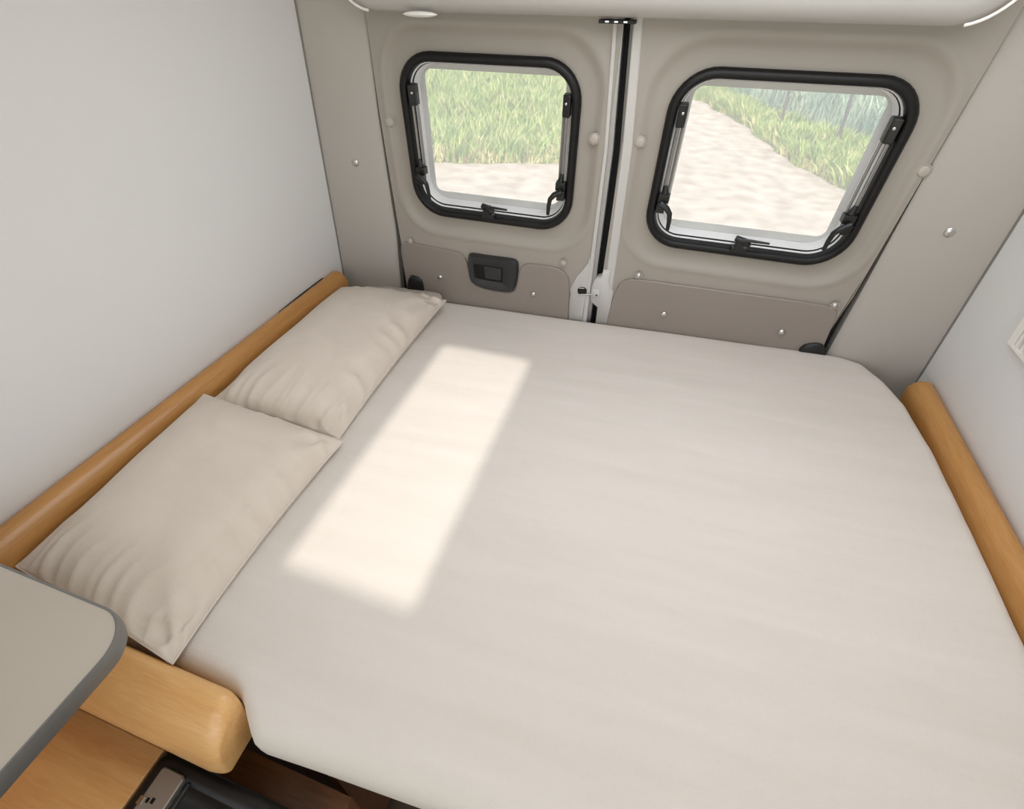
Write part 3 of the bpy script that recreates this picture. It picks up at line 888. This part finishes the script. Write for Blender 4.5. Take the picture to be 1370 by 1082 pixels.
# ================================================================== WORKTOP, BENCH, COOL BOX
WZ = 0.95
def worktop():
    x1, y1 = -0.467, -1.241; x0, y0 = -0.915, -1.95; R = 0.062
    def outl(d):
        p = [(x0, y0), (x1 - d, y0)]
        for k in range(13):
            a = math.pi / 2 * k / 12; p.append((x1 - R + (R - d) * math.cos(a), y1 - R + (R - d) * math.sin(a)))
        p += [(x0, y1 - d)]
        return p
    root = empty('worktop', (-0.68, -1.6, 0.60)); tag(root, 'grey fold-down worktop with rounded corner and metal edge over the pillow', 'worktop')
    mb = MB(); mb.rings([[(x, y, WZ - 0.028) for x, y in outl(0.002)], [(x, y, WZ) for x, y in outl(0.002)]])
    mb.build('worktop_panel', M['worktop'], root, angle=30)
    # edge band: thin rim proud of the top, bowed face
    path = outl(0)[1:]; rr = []
    path_in = outl(0.0035)[1:]
    prof = [(1.0, -0.030), (0.0, -0.030), (-0.35, -0.022), (-0.42, -0.014), (-0.35, -0.006), (0.0, 0.0012), (0.75, 0.0014), (1.0, 0.0004)]
    for (a, b), (c_, d_) in zip(path, path_in):
        rr.append([(a + (c_ - a) * k, b + (d_ - b) * k, WZ + h) for k, h in prof])
    mb = MB(); mb.rings(rr); mb.build('edge_band', M['edge_grey'], root, angle=40)
    mb = MB(); mb.box((-0.83, -1.65, 0.762), (0.16, 0.60, 0.32)); mb.build('support_cabinet', M['wood_x'], root, smooth=False, bevel=0.004)


worktop()
BZ = 0.602
mb = MB(); mb.box((-0.72, -1.65, 0.29), (0.40, 0.63, 0.58)); mb.box((-0.33, -1.955, 0.29), (0.38, 0.012, 0.58))
bench = empty('storage_bench', (-0.72, -1.645, 0)); tag(bench, 'low beech storage bench below the worktop', 'bench')
mb.build('bench_body', M['wood_x'], bench, smooth=False, bevel=0.003)
mb = MB(); mb.box((-0.716, -1.646, 0.590), (0.404, 0.632, 0.02)); mb.build('bench_lid', M['wood_x'], bench, smooth=False, bevel=0.003)


def cool_box():
    x0, x1, y0, y1 = -0.510, -0.195, -1.90, -1.329
    root = empty('cool_box', ((x0 + x1) / 2, (y0 + y1) / 2, 0)); tag(root, 'black lidded box with grey metal latch plate in front of the bed', 'cool box')
    a = rrect(x0, x1, y0, y1, 0.018)
    mb = MB(); mb.rings([[(x, y, 0.0) for x, y in a], [(x, y, 0.565) for x, y in a]]); mb.build('box_body', M['plastic'], root, angle=40)
    # lid with raised rim and sunken field
    rr = []
    for d, z in [(0.0, 0.566), (0.0, 0.598), (0.003, 0.604), (0.010, 0.607), (0.020, 0.606), (0.026, 0.602), (0.030, 0.598)]:
        rr.append([(x, y, z) for x, y in rrect(x0 + d, x1 - d, y0 + d, y1 - d, 0.02)])
    mb = MB(); mb.rings(rr); lid = mb.build('box_lid', M['plastic'], root, angle=40)
    # grey latch plate in the far left corner of the lid
    px, py = x0 + 0.045, y1 - 0.062
    mb = MB(); mb.rings([[(px + u, py + v, z) for u, v in rrect(-0.024 - e, 0.024 + e, -0.040 - e, 0.040 + e, 0.006)] for z, e in ((0.597, 0), (0.609, 0), (0.611, -0.002))])
    lt = mb.build('latch_plate', M['latch'], root, angle=30)
    mb = MB(); mb.box((px - 0.002, py - 0.004, 0.6112), (0.006, 0.008, 0.001)); mb.box((px - 0.011, py - 0.006, 0.6112), (0.005, 0.007, 0.001)); mb.build('latch_hole', M['black'], lt, smooth=False)
    mb = MB(); mb.box((px - 0.021, py - 0.010, 0.612), (0.010, 0.012, 0.003)); mb.build('latch_catch', M['steel'], lt, smooth=False, bevel=0.001)
    mb = MB(); mb.box((px - 0.004, py - 0.060, 0.603), (0.040, 0.034, 0.010)); mb.build('hinge_block', M['plastic'], root, smooth=False, bevel=0.003)
    mb = MB(); mb.tube([(x0 + 0.078, y1 - 0.028, 0.600), (x0 + 0.078, y0 + 0.04, 0.600)], 0.004, 8); mb.build('lid_ridge', M['plastic2'], root)


cool_box()

# ================================================================== WALL VENT
vx = lambda z: wall_x(z) - 0.003
root = empty('wall_vent', (wall_x(1.1), -0.32, 1.06)); tag(root, 'white slatted vent on the right wall at the picture edge', 'vent')
def vent_box(y0, y1, z0, z1, h0, h1):
    m = MB(); m.rings([[(wall_x(z) - h, y, z) for h, y in ((h0, y0), (h1, y0), (h1, y1), (h0, y1))] for z in (z0, z1)]); return m


vent_box(-0.515, -0.227, 1.100, 1.355, 0.0, 0.003).build('vent_back', M['grey_rubber'], root, smooth=False)
mb = MB()
for a in ((-0.244, -0.222, 1.095, 1.36), (-0.52, -0.498, 1.095, 1.36), (-0.498, -0.244, 1.338, 1.36), (-0.498, -0.244, 1.095, 1.103)):
    b = vent_box(*a, 0.0, 0.012); mb.add(b.v, b.f)
mb.build('vent_frame', M['edge_white'], root, smooth=False, bevel=0.001)
for k in range(12):
    y = -0.256 - 0.020 * k
    vent_box(y - 0.0035, y + 0.0035, 1.103, 1.338, 0.0028, 0.014).build('slat', M['edge_white'], root, smooth=False)

# ================================================================== OUTSIDE
GZ = -0.5
TR = [(-14, 5.0), (-3.4, 5.95), (-1.5, 6.65), (-0.95, 8.0), (-0.75, 10.5), (-0.65, 13.5), (-2.0, 18.0), (-5, 24), (-9, 32)]      # left border of the track
TRR = [(14, 4.2), (5.2, 5.2), (3.4, 5.75), (2.55, 6.5), (1.97, 8.0), (1.22, 11.0), (0.25, 13.5), (-0.9, 18.0), (-3.8, 24), (-7.6, 32)]   # right border
mb = MB(); mb.box((0, 30, GZ - 0.06), (120, 90, 0.10))
tag(mb.build('ground', M['soil'], smooth=False), 'green meadow ground outside behind the van', 'ground', kind='structure')
def ragged(P):
    q = []
    for (a, b), (c_, d_) in zip(P[:-1], P[1:]):
        k = max(1, int(math.hypot(c_ - a, d_ - b) / 0.12))
        for i in range(k):
            x, y = a + (c_ - a) * i / k, b + (d_ - b) * i / k
            q.append((x + 0.13 * noise.noise(Vector((x * 1.7, y * 1.7, 1.0))), y + 0.13 * noise.noise(Vector((x * 1.7, y * 1.7, 7.0))) + 0.08 * noise.noise(Vector((x * 6, y * 6, 3.0)))))
    return q + [P[-1]]


TR, TRR = ragged(TR), ragged(TRR)
poly = [(-14, -6)] + TR + list(reversed(TRR)) + [(14, -6)]
mb = MB(); mb.add([(x, y, GZ) for x, y in poly], [tuple(range(len(poly)))])
tag(mb.build('floor_track', M['road'], smooth=False), 'pale dirt track running away from the van through the meadow', 'track', kind='structure')


YG = np.linspace(-6, 32, 761)
def border(P):
    Q = sorted(P, key=lambda p: p[1]); return np.interp(YG, [p[1] for p in Q], [p[0] for p in Q])
XL, XR = border(TR), border(TRR)
YMIN = (min(p[1] for p in TR), min(p[1] for p in TRR))


def in_track(x, y):
    if y < 4.4: return True
    k = int((y + 6) / 38 * 760 + 0.5); k = max(0, min(760, k))
    return (XL[k] if y > YMIN[0] else -99) < x < (XR[k] if y > YMIN[1] else 99)


def blades(name, m, n, region, h0, h1, w, label, cat, keep):
    V = np.zeros((n * 5, 3), np.float32); fs = []; k = 0; rnd = random.Random(7 + n)
    while k < n:
        x = rnd.uniform(region[0], region[1]); y = rnd.uniform(region[2], region[3])
        if in_track(x, y) or not keep(x, y, rnd): continue
        h = rnd.uniform(h0, h1) * (0.7 + 0.6 * (0.5 + 0.5 * noise.noise(Vector((x * 1.3, y * 1.3, 0)))))
        a = rnd.uniform(0, math.pi); wx, wy = math.cos(a) * w, math.sin(a) * w * 0.5
        lx, ly = rnd.gauss(0, 0.35) * h, rnd.gauss(0, 0.35) * h
        o = k * 5
        V[o] = (x - wx, y - wy, GZ); V[o + 1] = (x + wx, y + wy, GZ)
        V[o + 2] = (x - wx * .7 + lx * .35, y - wy * .7 + ly * .35, GZ + h * .6); V[o + 3] = (x + wx * .7 + lx * .35, y + wy * .7 + ly * .35, GZ + h * .6)
        V[o + 4] = (x + lx, y + ly, GZ + h)
        fs += [(o, o + 1, o + 3, o + 2), (o + 2, o + 3, o + 4)]
        k += 1
    me = bpy.data.meshes.new(name); me.from_pydata(V.tolist(), [], fs); me.update(); me.materials.append(m)
    ob = bpy.data.objects.new(name, me); COL.objects.link(ob)
    return tag(ob, label, cat, kind='stuff')


FP = [(3.55, 7.15), (2.74, 8.55), (1.93, 9.93), (1.12, 11.3), (0.33, 13.9)]
def right_of_fence(x, y): return x > np.interp(y, [p[1] for p in FP], [p[0] for p in FP])
blades('grass', M['grass'], 46000, (-10, -0.6, 5.3, 18), 0.14, 0.42, 0.017, 'sunlit long green grass beyond the track, left window', 'grass',
       lambda x, y, r: x < -0.25 * (y - 1) and x > -0.75 * (y - 0.5))
blades('grass', M['grass'], 26000, (0.2, 7.0, 5.0, 15), 0.12, 0.38, 0.016, 'yellow-green grass verge right of the track', 'grass',
       lambda x, y, r: (not right_of_fence(x - 0.5, y)))
M['straw'] = grass_mat('dry_grass_blades', [rgb(168, 158, 96), rgb(200, 182, 126), rgb(220, 206, 160)], 4.0)
blades('dry_grass', M['straw'], 9000, (-9, 6.5, 5.0, 15), 0.06, 0.20, 0.016, 'straw-coloured dry grass fringe along both borders of the track', 'dry grass',
       lambda x, y, r: in_track(x, y - 0.75 * r.random()) or in_track(x - 0.5 * r.random(), y) or in_track(x + 0.5 * r.random(), y))
blades('reeds', M['reed'], 30000, (0.3, 12, 7, 24), 0.5, 1.25, 0.016, 'tall blue-green reeds behind the fence posts', 'reeds',
       lambda x, y, r: right_of_fence(x - 0.45, y))
for (x, y), r, lb in [((2.62, 8.55), 0.030, 'dark fence post standing in the verge, right-hand one in the right window'), ((1.92, 9.85), 0.028, 'dark fence post standing in the verge, near the middle of the right window'),
                   ((-6.59, 13.54), 0.026, 'thin fence post in the long grass, leftmost in the left window'), ((-5.36, 13.2), 0.026, 'thin fence post in the long grass, towards the middle of the left window')]:
    mb = MB(); mb.tube([(x, y, GZ - 0.05), (x - 0.05, y, GZ + 0.6), (x - 0.11, y + 0.01, GZ + 1.25)], [r, r * 0.95, r * 0.9], 10)
    o = obj('fence_post', mb.v, mb.f, M['post'], None, origin=(x, y, GZ)); tag(o, lb, 'fence post', 'posts along the track')

# ================================================================== LIGHT
sc = bpy.context.scene
w = bpy.data.worlds.new('sky'); sc.world = w; w.use_nodes = True
bg = w.node_tree.nodes['Background']; bg.inputs['Color'].default_value = (0.86, 0.93, 1.0, 1); bg.inputs['Strength'].default_value = 1.6


def light(name, kind, loc, aim, energy, col=(1, 1, 1), size=(1, 1)):
    l = bpy.data.lights.new(name, kind); o = bpy.data.objects.new(name, l); COL.objects.link(o)
    o.location = loc; o.rotation_euler = (Vector(aim) - Vector(loc)).to_track_quat('-Z', 'Y').to_euler()
    l.energy = energy; l.color = col
    if kind == 'AREA': l.shape = 'RECTANGLE'; l.size, l.size_y = size
    return l


sun = light('sun', 'SUN', (0, -6, 9), (0.055 * 9 / 1.135, -6 + 0.72 * 9 / 1.135, 0), 6.8, (1.0, 0.975, 0.945))
sun.angle = math.radians(1.7)
# unseen fill lights added to brighten the cabin, from the front and the ceiling
light('cab_fill', 'AREA', (0.1, -2.6, 1.35), (0, 0, 0.9), 3.8, (0.92, 0.95, 1.0), (1.7, 1.0))
light('ceiling_fill', 'AREA', (0.2, -0.62, 1.90), (0.2, -0.62, 0), 8.4, (0.94, 0.955, 1.0), (1.0, 0.8))

sc.view_settings.view_transform = 'Standard'; sc.view_settings.look = 'None'
sc.view_settings.exposure = 0.0; sc.view_settings.gamma = 1.0; sc.view_settings.use_curve_mapping = False
sc.cycles.max_bounces = 10; sc.cycles.diffuse_bounces = 6; sc.cycles.transparent_max_bounces = 12
sc.cycles.caustics_reflective = False; sc.cycles.caustics_refractive = False
